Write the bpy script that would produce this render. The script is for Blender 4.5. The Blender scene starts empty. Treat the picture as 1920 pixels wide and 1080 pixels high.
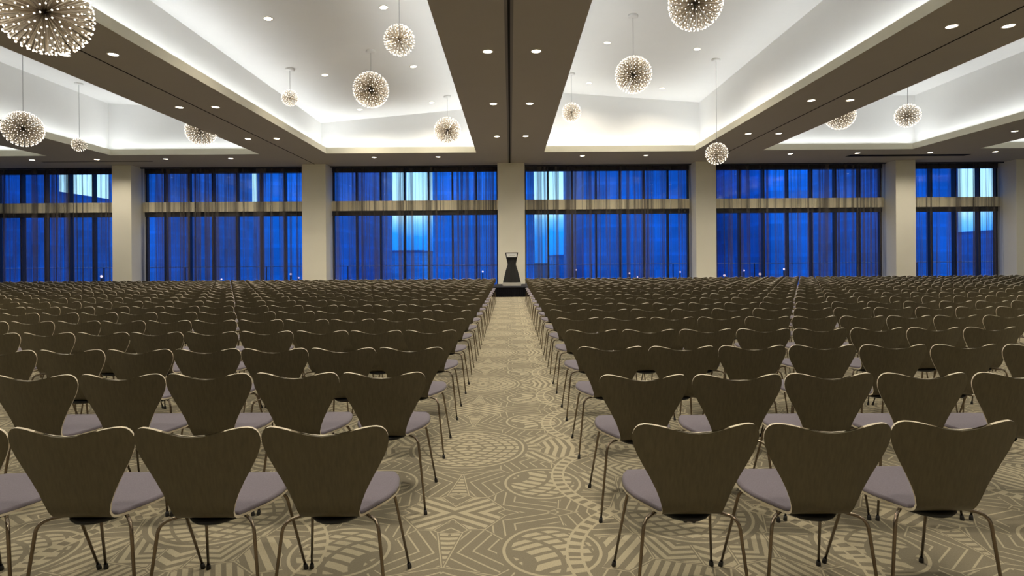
import bpy, bmesh, math, random
from mathutils import Vector, Matrix
random.seed(7)
SC = bpy.context.scene
COL = SC.collection
PI = math.pi

# ------------------------------------------------------------------ camera
EYE = 1.45
ROLL = math.radians(0.39)
cd = bpy.data.cameras.new('camera')
cam = bpy.data.objects.new('camera', cd)
COL.objects.link(cam)
_c, _s = math.cos(ROLL), math.sin(ROLL)
cam.matrix_world = Matrix(((_c, _s, 0, 0), (0, 0, -1, 0), (-_s, _c, 0, EYE), (0, 0, 0, 1)))
cd.sensor_width = 36.0
cd.lens = 1067 / 1920 * 36
cd.shift_x = 3 / 1920
cd.shift_y = -54 / 1920
cd.clip_start = 0.05
cd.clip_end = 2000
SC.camera = cam

# ------------------------------------------------------------------ view, exposure
SC.view_settings.view_transform = 'Standard'
SC.view_settings.look = 'None'
SC.view_settings.exposure = 0.0
SC.view_settings.gamma = 1.0
SC.view_settings.use_curve_mapping = False
SC.cycles.transparent_max_bounces = 32
SC.cycles.max_bounces = 10
SC.cycles.diffuse_bounces = 6

# ------------------------------------------------------------------ dusk sky
W = bpy.data.worlds.new('dusk_sky')
SC.world = W
W.use_nodes = True
wn = W.node_tree
wn.nodes.clear()
w_out = wn.nodes.new('ShaderNodeOutputWorld')
w_bg = wn.nodes.new('ShaderNodeBackground')
w_tc = wn.nodes.new('ShaderNodeTexCoord')
w_sep = wn.nodes.new('ShaderNodeSeparateXYZ')
w_noise = wn.nodes.new('ShaderNodeTexNoise')
w_noise.inputs['Scale'].default_value = 9
w_noise.inputs['Detail'].default_value = 4
w_add = wn.nodes.new('ShaderNodeMath'); w_add.operation = 'MULTIPLY_ADD'
w_ramp = wn.nodes.new('ShaderNodeValToRGB')
wn.links.new(w_tc.outputs['Generated'], w_sep.inputs[0])
wn.links.new(w_tc.outputs['Generated'], w_noise.inputs['Vector'])
wn.links.new(w_noise.outputs['Fac'], w_add.inputs[0])
w_add.inputs[1].default_value = 0.10
w_off = wn.nodes.new('ShaderNodeMath'); w_off.operation = 'SUBTRACT'
wn.links.new(w_sep.outputs['Z'], w_off.inputs[0]); w_off.inputs[1].default_value = 0.05
wn.links.new(w_off.outputs[0], w_add.inputs[2])
wn.links.new(w_add.outputs[0], w_ramp.inputs[0])
cr = w_ramp.color_ramp
cr.elements[0].position = 0.0; cr.elements[0].color = (0.006, 0.20, 0.80, 1)
cr.elements[1].position = 1.0; cr.elements[1].color = (0.01, 0.11, 0.50, 1)
for p, c in ((0.035, (0.01, 0.26, 0.98, 1)), (0.06, (0.16, 0.50, 1.0, 1)), (0.085, (0.50, 0.80, 1.0, 1)),
             (0.20, (0.34, 0.70, 1.0, 1)), (0.40, (0.03, 0.25, 0.85, 1))):
    e = cr.elements.new(p); e.color = c
wn.links.new(w_ramp.outputs[0], w_bg.inputs['Color'])
w_bg.inputs['Strength'].default_value = 1.6
wn.links.new(w_bg.outputs[0], w_out.inputs[0])

# ------------------------------------------------------------------ cove lights (strips hidden in the ceiling troughs)
COVE_W = 5.6        # watts per metre of strip
COVE_RGB = (0.94, 0.98, 1.0)
ZC = 5.50            # underside of the dropped ceiling
# coffers: x0, x1, y0, y1, upper-ceiling height at x0 and at x1
COFFERS = [
    (-6.95, -1.27, 1.5, 21.55, 6.74, 7.25),
    (1.31, 7.02, 1.5, 21.55, 7.87, 7.43),
    (-15.15, -9.50, 1.5, 21.60, 7.52, 7.20),
    (9.55, 15.20, 1.5, 21.45, 7.60, 7.60),
    (-23.30, -17.60, 1.5, 21.65, 7.50, 7.50),
    (17.70, 23.40, 1.5, 21.40, 7.60, 7.60),
]
SETB, LIP = 0.27, 0.22
TILT = 0.55
def strip_light(name, loc, length, aim):
    ld = bpy.data.lights.new(name, 'AREA')
    ld.shape = 'RECTANGLE'
    ld.size = length
    ld.size_y = 0.05
    ld.energy = COVE_W * length
    ld.color = COVE_RGB
    ld.spread = math.radians(175)
    o = bpy.data.objects.new(name, ld)
    COL.objects.link(o)
    # local -z shines along aim, local x runs along the trough
    zax = -aim.normalized()
    xax = Vector((0, 1, 0)) if abs(aim.x) > .01 else Vector((1, 0, 0))
    yax = zax.cross(xax)
    o.matrix_world = Matrix.Translation(loc) @ Matrix((xax, yax, zax)).transposed().to_4x4()
    return o
for (x0, x1, y0, y1, za, zb) in COFFERS:
    o_ = 0.11
    ym, xm, zl = (y0 + y1) / 2, (x0 + x1) / 2, ZC + 0.19
    strip_light('cove_light', (x0 - o_, ym, zl), y1 - y0, Vector((TILT, 0, 1)))
    strip_light('cove_light', (x1 + o_, ym, zl), y1 - y0, Vector((-TILT, 0, 1)))
    strip_light('cove_light', (xm, y1 + o_, zl), x1 - x0, Vector((0, -TILT, 1)))
    strip_light('cove_light', (xm, y0 - o_, zl), x1 - x0, Vector((0, TILT, 1)))
DOWNLIGHT_W = 215.0

# ------------------------------------------------------------------ helpers
def tag(o, label=None, cat=None, group=None, kind=None):
    if label: o['label'] = label
    if cat: o['category'] = cat
    if group: o['group'] = group
    if kind: o['kind'] = kind
    return o

def empty(name, loc, rz=0.0):
    o = bpy.data.objects.new(name, None)
    COL.objects.link(o)
    o.location = loc
    o.rotation_euler = (0, 0, rz)
    o.empty_display_size = 0.1
    return o

def link_mesh(name, me, parent=None):
    o = bpy.data.objects.new(name, me)
    COL.objects.link(o)
    if parent is not None: o.parent = parent
    return o

def bm_mesh(name, bm, mats, smooth=False):
    me = bpy.data.meshes.new(name)
    bmesh.ops.recalc_face_normals(bm, faces=bm.faces)
    bm.to_mesh(me); bm.free()
    for m in (mats if isinstance(mats, (list, tuple)) else [mats]): me.materials.append(m)
    if smooth:
        for p in me.polygons: p.use_smooth = True
    return me

def build(name, bm, mats, parent=None, smooth=False):
    return link_mesh(name, bm_mesh(name, bm, mats, smooth), parent)

def struct(name, bm, mats, parent=None):
    o = build(name, bm, mats, parent)
    o['kind'] = 'structure'
    return o

def box(bm, x0, x1, y0, y1, z0, z1, mi=0):
    vs = [bm.verts.new(p) for p in ((x0, y0, z0), (x1, y0, z0), (x1, y1, z0), (x0, y1, z0),
                                    (x0, y0, z1), (x1, y0, z1), (x1, y1, z1), (x0, y1, z1))]
    for f in ((0, 3, 2, 1), (4, 5, 6, 7), (0, 1, 5, 4), (1, 2, 6, 5), (2, 3, 7, 6), (3, 0, 4, 7)):
        bm.faces.new([vs[i] for i in f]).material_index = mi

def quad(bm, pts, mi=0):
    f = bm.faces.new([bm.verts.new(p) for p in pts]); f.material_index = mi
    return f

def tube(bm, pts, rads, n=8, caps=True):
    pts = [Vector(p) for p in pts]
    if not isinstance(rads, (list, tuple)): rads = [rads] * len(pts)
    rings, prev = [], None
    for i, p in enumerate(pts):
        if i == 0: d = pts[1] - p
        elif i == len(pts) - 1: d = p - pts[i - 1]
        else: d = (pts[i + 1] - p).normalized() + (p - pts[i - 1]).normalized()
        d.normalize()
        if prev is None:
            a = Vector((1, 0, 0)) if abs(d.x) < 0.8 else Vector((0, 1, 0))
            u = d.cross(a).normalized()
        else:
            u = (prev - d * prev.dot(d)).normalized()
        prev = u
        v = d.cross(u)
        rings.append([bm.verts.new(p + (u * math.cos(2 * PI * k / n) + v * math.sin(2 * PI * k / n)) * rads[i]) for k in range(n)])
    for a, b in zip(rings, rings[1:]):
        for k in range(n):
            bm.faces.new((a[k], a[(k + 1) % n], b[(k + 1) % n], b[k]))
    if caps:
        bm.faces.new(rings[0][::-1]); bm.faces.new(rings[-1])

def disc_lathe(bm, prof, n=24, mi=0):
    """prof: list of (r, z); revolve round z."""
    rings = []
    for r, z in prof:
        if r < 1e-6: rings.append([bm.verts.new((0, 0, z))])
        else: rings.append([bm.verts.new((r * math.cos(2 * PI * k / n), r * math.sin(2 * PI * k / n), z)) for k in range(n)])
    for a, b in zip(rings, rings[1:]):
        for k in range(n):
            k2 = (k + 1) % n
            if len(a) == 1 and len(b) == 1: continue
            if len(a) == 1: f = bm.faces.new((a[0], b[k], b[k2]))
            elif len(b) == 1: f = bm.faces.new((a[k], a[k2], b[0]))
            else: f = bm.faces.new((a[k], a[k2], b[k2], b[k]))
            f.material_index = mi

def fillet(pts, r, n=5):
    """Round the inner corners of a polyline."""
    pts = [Vector(p) for p in pts]
    out = [pts[0]]
    for a, b, c in zip(pts, pts[1:], pts[2:]):
        d1, d2 = (a - b), (c - b)
        l = min(r, d1.length * .49, d2.length * .49)
        p, q = b + d1.normalized() * l, b + d2.normalized() * l
        for k in range(n + 1):
            t = k / n
            out.append(p * (1 - t) ** 2 + b * 2 * t * (1 - t) + q * t * t)
    out.append(pts[-1])
    return out

def lerp_table(tab, x):
    if x <= tab[0][0]: return tab[0][1]
    for (a, va), (b, vb) in zip(tab, tab[1:]):
        if x <= b:
            t = (x - a) / (b - a)
            return va + (vb - va) * t
    return tab[-1][1]

def smooth_table(tab, x):
    """Catmull-Rom through (x, value) pairs."""
    n = len(tab)
    if x <= tab[0][0]: return tab[0][1]
    if x >= tab[-1][0]: return tab[-1][1]
    for i in range(n - 1):
        if x <= tab[i + 1][0]: break
    x0, y0 = tab[i]; x1, y1 = tab[i + 1]
    def slope(j):
        if j == 0: return (tab[1][1] - tab[0][1]) / (tab[1][0] - tab[0][0])
        if j == n - 1: return (tab[-1][1] - tab[-2][1]) / (tab[-1][0] - tab[-2][0])
        return (tab[j + 1][1] - tab[j - 1][1]) / (tab[j + 1][0] - tab[j - 1][0])
    h = x1 - x0; t = (x - x0) / h
    return ((2 * t ** 3 - 3 * t ** 2 + 1) * y0 + (t ** 3 - 2 * t ** 2 + t) * h * slope(i)
            + (-2 * t ** 3 + 3 * t ** 2) * y1 + (t ** 3 - t ** 2) * h * slope(i + 1))

# ------------------------------------------------------------------ node expressions
class NX:
    """Tiny expression builder over shader Math nodes."""
    def __init__(s, nt, sock): s.nt, s.k = nt, sock
    def _op(s, op, *a):
        n = s.nt.nodes.new('ShaderNodeMath'); n.operation = op
        for i, v in enumerate((s,) + a):
            if isinstance(v, NX): s.nt.links.new(v.k, n.inputs[i])
            else: n.inputs[i].default_value = v
        return NX(s.nt, n.outputs[0])
    def __add__(s, o): return s._op('ADD', o)
    __radd__ = __add__
    def __sub__(s, o): return s._op('SUBTRACT', o)
    def __rsub__(s, o): return (s * -1.0) + o
    def __mul__(s, o): return s._op('MULTIPLY', o)
    __rmul__ = __mul__
    def __truediv__(s, o): return s._op('DIVIDE', o)
    def lt(s, o): return s._op('LESS_THAN', o)
    def gt(s, o): return s._op('GREATER_THAN', o)
    def fract(s): return s._op('FRACT')
    def floor(s): return s._op('FLOOR')
    def abs(s): return s._op('ABSOLUTE')
    def sin(s): return s._op('SINE')
    def cos(s): return s._op('COSINE')
    def sqrt(s): return s._op('SQRT')
    def pp(s, o): return s._op('PINGPONG', o)
    def mn(s, o): return s._op('MINIMUM', o)
    def mx(s, o): return s._op('MAXIMUM', o)
    def atan2(s, o): return s._op('ARCTAN2', o)
    def mix(s, a, b):
        """s selects b over a (s in 0..1)."""
        return a * (1.0 - s) + b * s if isinstance(a, NX) else (b - a) * s + a

def new_mat(name):
    m = bpy.data.materials.new(name); m.use_nodes = True
    nt = m.node_tree
    return m, nt, nt.nodes['Principled BSDF']

def plain(name, rgb, rough=0.6, metal=0.0, spec=0.5, noise=0.0, nscale=8.0, coat=0.0, bump=0.0):
    m, nt, b = new_mat(name)
    b.inputs['Base Color'].default_value = (*rgb, 1)
    b.inputs['Roughness'].default_value = rough
    b.inputs['Metallic'].default_value = metal
    b.inputs['Specular IOR Level'].default_value = spec
    b.inputs['Coat Weight'].default_value = coat
    if noise or bump:
        tc = nt.nodes.new('ShaderNodeTexCoord')
        nz = nt.nodes.new('ShaderNodeTexNoise'); nz.inputs['Scale'].default_value = nscale; nz.inputs['Detail'].default_value = 3
        nt.links.new(tc.outputs['Object'], nz.inputs['Vector'])
        if noise:
            mx = nt.nodes.new('ShaderNodeMix'); mx.data_type = 'RGBA'
            nt.links.new(nz.outputs['Fac'], mx.inputs[0])
            mx.inputs[6].default_value = (*[c * (1 - noise) for c in rgb], 1)
            mx.inputs[7].default_value = (*[min(1, c * (1 + noise)) for c in rgb], 1)
            nt.links.new(mx.outputs[2], b.inputs['Base Color'])
        if bump:
            bp = nt.nodes.new('ShaderNodeBump'); bp.inputs['Strength'].default_value = bump; bp.inputs['Distance'].default_value = 0.01
            nt.links.new(nz.outputs['Fac'], bp.inputs['Height'])
            nt.links.new(bp.outputs[0], b.inputs['Normal'])
    return m

def emit(name, rgb, strength):
    m = bpy.data.materials.new(name); m.use_nodes = True
    nt = m.node_tree; nt.nodes.clear()
    o = nt.nodes.new('ShaderNodeOutputMaterial'); e = nt.nodes.new('ShaderNodeEmission')
    e.inputs[0].default_value = (*rgb, 1); e.inputs[1].default_value = strength
    nt.links.new(e.outputs[0], o.inputs[0])
    return m

# ------------------------------------------------------------------ materials
M_CEIL = plain('shaded_ceiling_paint', (0.40, 0.37, 0.32), 0.8, spec=0.2, noise=0.02, nscale=3)  # pale paint toned down; its weak light is put into the colour
M_COFFER = plain('white_coffer_paint', (0.80, 0.80, 0.79), 0.85, spec=0.2, noise=0.015, nscale=2)
M_LIP = plain('cream_lip_paint', (0.74, 0.71, 0.58), 0.8, spec=0.2, noise=0.015, nscale=3)
M_WALL = plain('cream_wall_paint', (0.82, 0.79, 0.67), 0.8, spec=0.2, noise=0.02, nscale=2)
M_BAND = plain('cream_beam_paint', (0.92, 0.84, 0.62), 0.8, spec=0.2, noise=0.02, nscale=2)
M_DARK = plain('dark_bronze_frame', (0.018, 0.020, 0.028), 0.45, noise=0.1)
M_BLACK = plain('black_plastic', (0.012, 0.012, 0.013), 0.5, noise=0.1, nscale=20)
M_SKIRT = plain('black_stage_cloth', (0.006, 0.006, 0.008), 0.95, spec=0.1, noise=0.2, nscale=30)
M_DECK = plain('dark_stage_deck', (0.02, 0.021, 0.03), 0.7, noise=0.2, nscale=15)
M_LECT = plain('charcoal_lectern_shell', (0.011, 0.0105, 0.009), 0.7, noise=0.08, nscale=20)
M_PLINTH = plain('pale_grey_plinth', (0.50, 0.48, 0.42), 0.6, noise=0.03)
M_SIGN = plain('white_sign_panel', (0.72, 0.72, 0.70), 0.5, noise=0.03)
M_INK = plain('grey_sign_print', (0.25, 0.25, 0.26), 0.6)
M_LEG = plain('bronze_chrome_tube', (0.22, 0.175, 0.13), 0.22, metal=1.0, noise=0.05, nscale=12)
M_RUBBER = plain('black_rubber_foot', (0.012, 0.011, 0.010), 0.6)
M_MOUNT = plain('black_steel_mount', (0.01, 0.01, 0.011), 0.5, spec=0.4)
M_PLY = plain('pale_plywood_edge', (0.70, 0.63, 0.48), 0.45, noise=0.08, nscale=60)
M_STEEL = plain('warm_steel_spokes', (0.75, 0.68, 0.58), 0.3, metal=1.0)
M_CANOPY = plain('white_canopy_paint', (0.75, 0.75, 0.74), 0.5)
M_CORD = plain('grey_cord', (0.32, 0.32, 0.32), 0.6)
M_TRIM = plain('white_trim_ring', (0.7, 0.68, 0.62), 0.5)
M_SLOT = plain('black_slot', (0.004, 0.004, 0.004), 0.8, spec=0.1)
M_SEAM = plain('dark_track_slot', (0.015, 0.013, 0.010), 0.8, spec=0.1)
M_RAIL = plain('track_rail_metal', (0.16, 0.145, 0.12), 0.5, metal=0.3)
M_HAND = plain('pale_handrail_metal', (0.55, 0.65, 0.8), 0.3, metal=0.6)
M_TERR = plain('terrace_slabs', (0.10, 0.14, 0.22), 0.8, noise=0.2)
M_GROUND = plain('dusk_ground', (0.05, 0.09, 0.18), 0.9, noise=0.4, nscale=.05)
M_LED = emit('led_tip_glow', (1.0, 0.87, 0.70), 2.8)
M_LED.cycles.emission_sampling = 'NONE'
M_DOWN = emit('downlight_glow', (1.0, 0.86, 0.66), 14.0)

def wood_mat():
    m, nt, b = new_mat('dark_olive_stained_veneer')
    tc = nt.nodes.new('ShaderNodeTexCoord')
    mp = nt.nodes.new('ShaderNodeMapping'); mp.inputs['Scale'].default_value = (60, 60, 3)
    nz = nt.nodes.new('ShaderNodeTexNoise'); nz.inputs['Scale'].default_value = 1.6; nz.inputs['Detail'].default_value = 5
    nt.links.new(tc.outputs['Object'], mp.inputs[0]); nt.links.new(mp.outputs[0], nz.inputs['Vector'])
    r = nt.nodes.new('ShaderNodeValToRGB')
    r.color_ramp.elements[0].position = .3; r.color_ramp.elements[0].color = (0.080, 0.068, 0.040, 1)
    r.color_ramp.elements[1].position = .75; r.color_ramp.elements[1].color = (0.112, 0.093, 0.054, 1)
    nt.links.new(nz.outputs['Fac'], r.inputs[0]); nt.links.new(r.outputs[0], b.inputs['Base Color'])
    b.inputs['Roughness'].default_value = 0.42
    b.inputs['Specular IOR Level'].default_value = 0.35
    return m
M_WOOD = wood_mat()

def fabric_mat():
    m, nt, b = new_mat('lavender_grey_wool')
    tc = nt.nodes.new('ShaderNodeTexCoord')
    nz = nt.nodes.new('ShaderNodeTexNoise'); nz.inputs['Scale'].default_value = 260; nz.inputs['Detail'].default_value = 2
    nt.links.new(tc.outputs['Object'], nz.inputs['Vector'])
    r = nt.nodes.new('ShaderNodeValToRGB')
    r.color_ramp.elements[0].color = (0.135, 0.120, 0.142, 1); r.color_ramp.elements[1].color = (0.235, 0.208, 0.240, 1)
    nt.links.new(nz.outputs['Fac'], r.inputs[0]); nt.links.new(r.outputs[0], b.inputs['Base Color'])
    b.inputs['Roughness'].default_value = 0.95
    b.inputs['Specular IOR Level'].default_value = 0.1
    b.inputs['Sheen Weight'].default_value = 0.15
    return m
M_PAD = fabric_mat()

def carpet_mat():
    m, nt, b = new_mat('patterned_carpet')
    tc = nt.nodes.new('ShaderNodeTexCoord')
    sp = nt.nodes.new('ShaderNodeSeparateXYZ'); nt.links.new(tc.outputs['Object'], sp.inputs[0])
    X, Y = NX(nt, sp.outputs[0]), NX(nt, sp.outputs[1])
    PX, PY = 1.32, 1.12                      # half periods of the mirrored repeat
    u, v = (X + 0.33).pp(PX), (Y + 0.10).pp(PY)
    cmb = nt.nodes.new('ShaderNodeCombineXYZ')
    nt.links.new(u.k, cmb.inputs[0]); nt.links.new(v.k, cmb.inputs[1])
    def vor(feat, scale, rnd=0.85):
        n = nt.nodes.new('ShaderNodeTexVoronoi'); n.voronoi_dimensions = '2D'; n.feature = feat
        n.inputs['Scale'].default_value = scale; n.inputs['Randomness'].default_value = rnd
        nt.links.new(cmb.outputs[0], n.inputs['Vector']); return n
    SCL = 3.3
    v1, v2 = vor('F1', SCL), vor('DISTANCE_TO_EDGE', SCL)
    sc = nt.nodes.new('ShaderNodeSeparateColor'); nt.links.new(v1.outputs['Color'], sc.inputs[0])
    ra, rb, rc = NX(nt, sc.outputs[0]), NX(nt, sc.outputs[1]), NX(nt, sc.outputs[2])
    ps = nt.nodes.new('ShaderNodeSeparateXYZ'); nt.links.new(v1.outputs['Position'], ps.inputs[0])
    cx, cy = NX(nt, ps.outputs[0]), NX(nt, ps.outputs[1])
    edge = NX(nt, v2.outputs['Distance'])
    ang = (ra * 4.0).floor() * (PI / 4) + 0.2
    du, dv = u - cx, v - cy
    a = du * ang.cos() + dv * ang.sin()
    c = dv * ang.cos() - du * ang.sin()
    chev = a.abs() * 0.8 + c                 # chevron coordinate
    thin = (chev * 13.0).fract().lt(0.15)    # fine pale lines on taupe
    bold = (chev * 17.0).fract().lt(0.55)    # bold tan bars
    straight = (a * 16.0).fract().lt(0.5)
    kind_bold = rb.gt(0.34)
    kind_str = rc.gt(0.55)
    bars = kind_str.mix(bold, straight)
    base = kind_bold.mix(thin, bars)
    gut = edge.lt(0.030)                     # gutter beside the cell border
    line = edge.lt(0.011)
    base = (base * (1.0 - gut)).mx(line)
    # large medallions at the corners of the repeat
    def medallion(mx_, my_, R, curv, base):
        dx, dy = u - mx_, v - my_
        r = (dx * dx + dy * dy).sqrt()
        th = dy.atan2(dx)
        inside = r.lt(R)
        ringcut = ((dx + dy * .6 + (r * r) * (curv * 6.0)) * 7.5).fract().lt(0.24)
        barsl = ((dy - dx * .35 + (r * r) * curv * 2.0) * 15.0).fract().lt(0.62)
        pat = barsl * (1.0 - ringcut)
        rim = (r - R).abs().lt(0.008)
        gap = (r - R).abs().lt(0.035)
        out = inside.mix(base, pat)
        out = (out * (1.0 - gap)).mx(rim)
        return out
    base = medallion(0.0, 0.0, 0.42, 0.25, base)
    base = medallion(PX, PY, 0.36, -0.2, base)
    base = medallion(PX, PY * .1, 0.30, 0.3, base)
    base = medallion(PX * .40, PY * .62, 0.24, 0.4, base)
    # broad arcs sweeping through the repeat
    def arc(mx_, my_, R, base):
        dx, dy = u - mx_, v - my_
        r = (dx * dx + dy * dy).sqrt()
        band = (r - R).abs().lt(0.036)
        th = dy.atan2(dx)
        pat = (th * (R * 14.0)).fract().lt(0.5)
        rim = ((r - R).abs() - 0.036).abs().lt(0.007)
        return band.mix(base, pat).mx(rim)
    base = arc(PX * .95, PY * .55, 0.62, base)
    nz = nt.nodes.new('ShaderNodeTexNoise'); nz.inputs['Scale'].default_value = 180; nz.inputs['Detail'].default_value = 2
    nt.links.new(tc.outputs['Object'], nz.inputs['Vector'])
    fac = base
    mx = nt.nodes.new('ShaderNodeMix'); mx.data_type = 'RGBA'
    nt.links.new(fac.k, mx.inputs[0])
    mx.inputs[6].default_value = (0.235, 0.208, 0.148, 1)
    mx.inputs[7].default_value = (0.46, 0.405, 0.28, 1)
    ml = nt.nodes.new('ShaderNodeMix'); ml.data_type = 'RGBA'; ml.blend_type = 'MULTIPLY'
    ml.inputs[0].default_value = 1.0
    g = NX(nt, nz.outputs['Fac']) * 0.5 + 0.75
    nt.links.new(mx.outputs[2], ml.inputs[6])
    cg = nt.nodes.new('ShaderNodeCombineColor')
    for i in range(3): nt.links.new(g.k, cg.inputs[i])
    nt.links.new(cg.outputs[0], ml.inputs[7])
    nt.links.new(ml.outputs[2], b.inputs['Base Color'])
    b.inputs['Roughness'].default_value = 0.95
    b.inputs['Specular IOR Level'].default_value = 0.1
    return m
M_CARPET = carpet_mat()

def curtain_mat():
    m = bpy.data.materials.new('sheer_taupe_voile'); m.use_nodes = True
    nt = m.node_tree; nt.nodes.clear()
    out = nt.nodes.new('ShaderNodeOutputMaterial')
    tr = nt.nodes.new('ShaderNodeBsdfTransparent')
    df = nt.nodes.new('ShaderNodeBsdfDiffuse'); tl = nt.nodes.new('ShaderNodeBsdfTranslucent')
    df.inputs[0].default_value = (0.17, 0.145, 0.12, 1); tl.inputs[0].default_value = (0.05, 0.065, 0.09, 1)
    m1 = nt.nodes.new('ShaderNodeMixShader'); m1.inputs[0].default_value = 0.35
    nt.links.new(df.outputs[0], m1.inputs[1]); nt.links.new(tl.outputs[0], m1.inputs[2])
    tc = nt.nodes.new('ShaderNodeTexCoord')
    mp = nt.nodes.new('ShaderNodeMapping'); mp.inputs['Scale'].default_value = (5.0, 5.0, 0.03)
    nz = nt.nodes.new('ShaderNodeTexNoise'); nz.inputs['Scale'].default_value = 1.0; nz.inputs['Detail'].default_value = 5; nz.inputs['Roughness'].default_value = .75
    nt.links.new(tc.outputs['Object'], mp.inputs[0]); nt.links.new(mp.outputs[0], nz.inputs['Vector'])
    rp = nt.nodes.new('ShaderNodeMapRange')
    rp.inputs['From Min'].default_value = .47; rp.inputs['From Max'].default_value = .58
    rp.inputs['To Min'].default_value = .015; rp.inputs['To Max'].default_value = .72
    nt.links.new(nz.outputs['Fac'], rp.inputs['Value'])
    m2 = nt.nodes.new('ShaderNodeMixShader')
    nt.links.new(rp.outputs[0], m2.inputs[0])
    nt.links.new(tr.outputs[0], m2.inputs[1]); nt.links.new(m1.outputs[0], m2.inputs[2])
    nt.links.new(m2.outputs[0], out.inputs[0])
    return m
M_VOILE = curtain_mat()

def glass_mat():
    m = bpy.data.materials.new('blue_tinted_glass'); m.use_nodes = True
    nt = m.node_tree; nt.nodes.clear()
    out = nt.nodes.new('ShaderNodeOutputMaterial')
    tr = nt.nodes.new('ShaderNodeBsdfTransparent'); tr.inputs[0].default_value = (0.82, 0.92, 1.0, 1)
    gl = nt.nodes.new('ShaderNodeBsdfGlossy'); gl.inputs['Roughness'].default_value = 0.01
    gl.inputs[0].default_value = (0.9, 0.95, 1.0, 1)
    mx = nt.nodes.new('ShaderNodeMixShader'); mx.inputs[0].default_value = 0.05
    nt.links.new(tr.outputs[0], mx.inputs[1]); nt.links.new(gl.outputs[0], mx.inputs[2])
    nt.links.new(mx.outputs[0], out.inputs[0])
    return m
M_GLASS = glass_mat()

def tower_mat(name, rgb, sx, sz, litp, seed):
    """Office facade: glazing grid with floor bands and a few lit windows."""
    m, nt, b = new_mat(name)
    tc = nt.nodes.new('ShaderNodeTexCoord')
    sp = nt.nodes.new('ShaderNodeSeparateXYZ'); nt.links.new(tc.outputs['Object'], sp.inputs[0])
    X, Y, Z = (NX(nt, sp.outputs[i]) for i in range(3))
    h = (X + Y * 1.0) / (sx * .55)
    z = Z / (sz * .5)
    fr = h.fract().lt(0.12).mx(z.fract().lt(0.22))
    cmb = nt.nodes.new('ShaderNodeCombineXYZ')
    nt.links.new((h.floor() + seed).k, cmb.inputs[0]); nt.links.new(z.floor().k, cmb.inputs[1])
    wn_ = nt.nodes.new('ShaderNodeTexWhiteNoise'); wn_.noise_dimensions = '2D'
    nt.links.new(cmb.outputs[0], wn_.inputs['Vector'])
    rnd = NX(nt, wn_.outputs['Value'])
    lit = rnd.gt(1 - litp) * (1.0 - fr)
    mx = nt.nodes.new('ShaderNodeMix'); mx.data_type = 'RGBA'
    nt.links.new(fr.k, mx.inputs[0])
    mx.inputs[6].default_value = (*[c * .92 for c in rgb], 1); mx.inputs[7].default_value = (*[min(1, c * 1.06) for c in rgb], 1)
    nz = nt.nodes.new('ShaderNodeTexNoise'); nz.inputs['Scale'].default_value = .11; nz.inputs['Detail'].default_value = 3  # broad mottling put into the colour, standing for reflections in the glazing
    nt.links.new(tc.outputs['Object'], nz.inputs['Vector'])
    g = NX(nt, nz.outputs['Fac']) * 1.9 + 0.05 + rnd * .25
    cg = nt.nodes.new('ShaderNodeCombineColor')
    for i in range(3): nt.links.new(g.k, cg.inputs[i])
    ml = nt.nodes.new('ShaderNodeMix'); ml.data_type = 'RGBA'; ml.blend_type = 'MULTIPLY'; ml.inputs[0].default_value = 1.0
    nt.links.new(mx.outputs[2], ml.inputs[6]); nt.links.new(cg.outputs[0], ml.inputs[7])
    nt.links.new(ml.outputs[2], b.inputs['Base Color'])
    b.inputs['Roughness'].default_value = 0.5
    b.inputs['Specular IOR Level'].default_value = 0.2
    b.inputs['Emission Color'].default_value = (0.85, 0.62, 0.75, 1)
    nt.links.new((lit * 0.35).k, b.inputs['Emission Strength'])
    m.cycles.emission_sampling = 'NONE'
    return m

# ------------------------------------------------------------------ room shell
XW, YB, YG = 27.0, -4.0, 24.90
bm = bmesh.new(); quad(bm, [(-XW, YB, 0), (XW, YB, 0), (XW, YG + .2, 0), (-XW, YG + .2, 0)])
struct('floor', bm, M_CARPET)

# dropped ceiling: everything that is not a coffer opening
bm = bmesh.new()
xs = sorted(COFFERS, key=lambda c: c[0])
YE = 24.62
cur = -XW
for (x0, x1, y0, y1, *_r) in xs:
    quad(bm, [(cur, YB, ZC), (x0, YB, ZC), (x0, YE, ZC), (cur, YE, ZC)])
    quad(bm, [(x0, YB, ZC), (x1, YB, ZC), (x1, y0, ZC), (x0, y0, ZC)])
    quad(bm, [(x0, y1, ZC), (x1, y1, ZC), (x1, YE, ZC), (x0, YE, ZC)])
    cur = x1
quad(bm, [(cur, YB, ZC), (XW, YB, ZC), (XW, YE, ZC), (cur, YE, ZC)])
bmesh.ops.remove_doubles(bm, verts=bm.verts, dist=1e-4)
bm.normal_update()
struct('ceiling', bm, M_CEIL)

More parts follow.
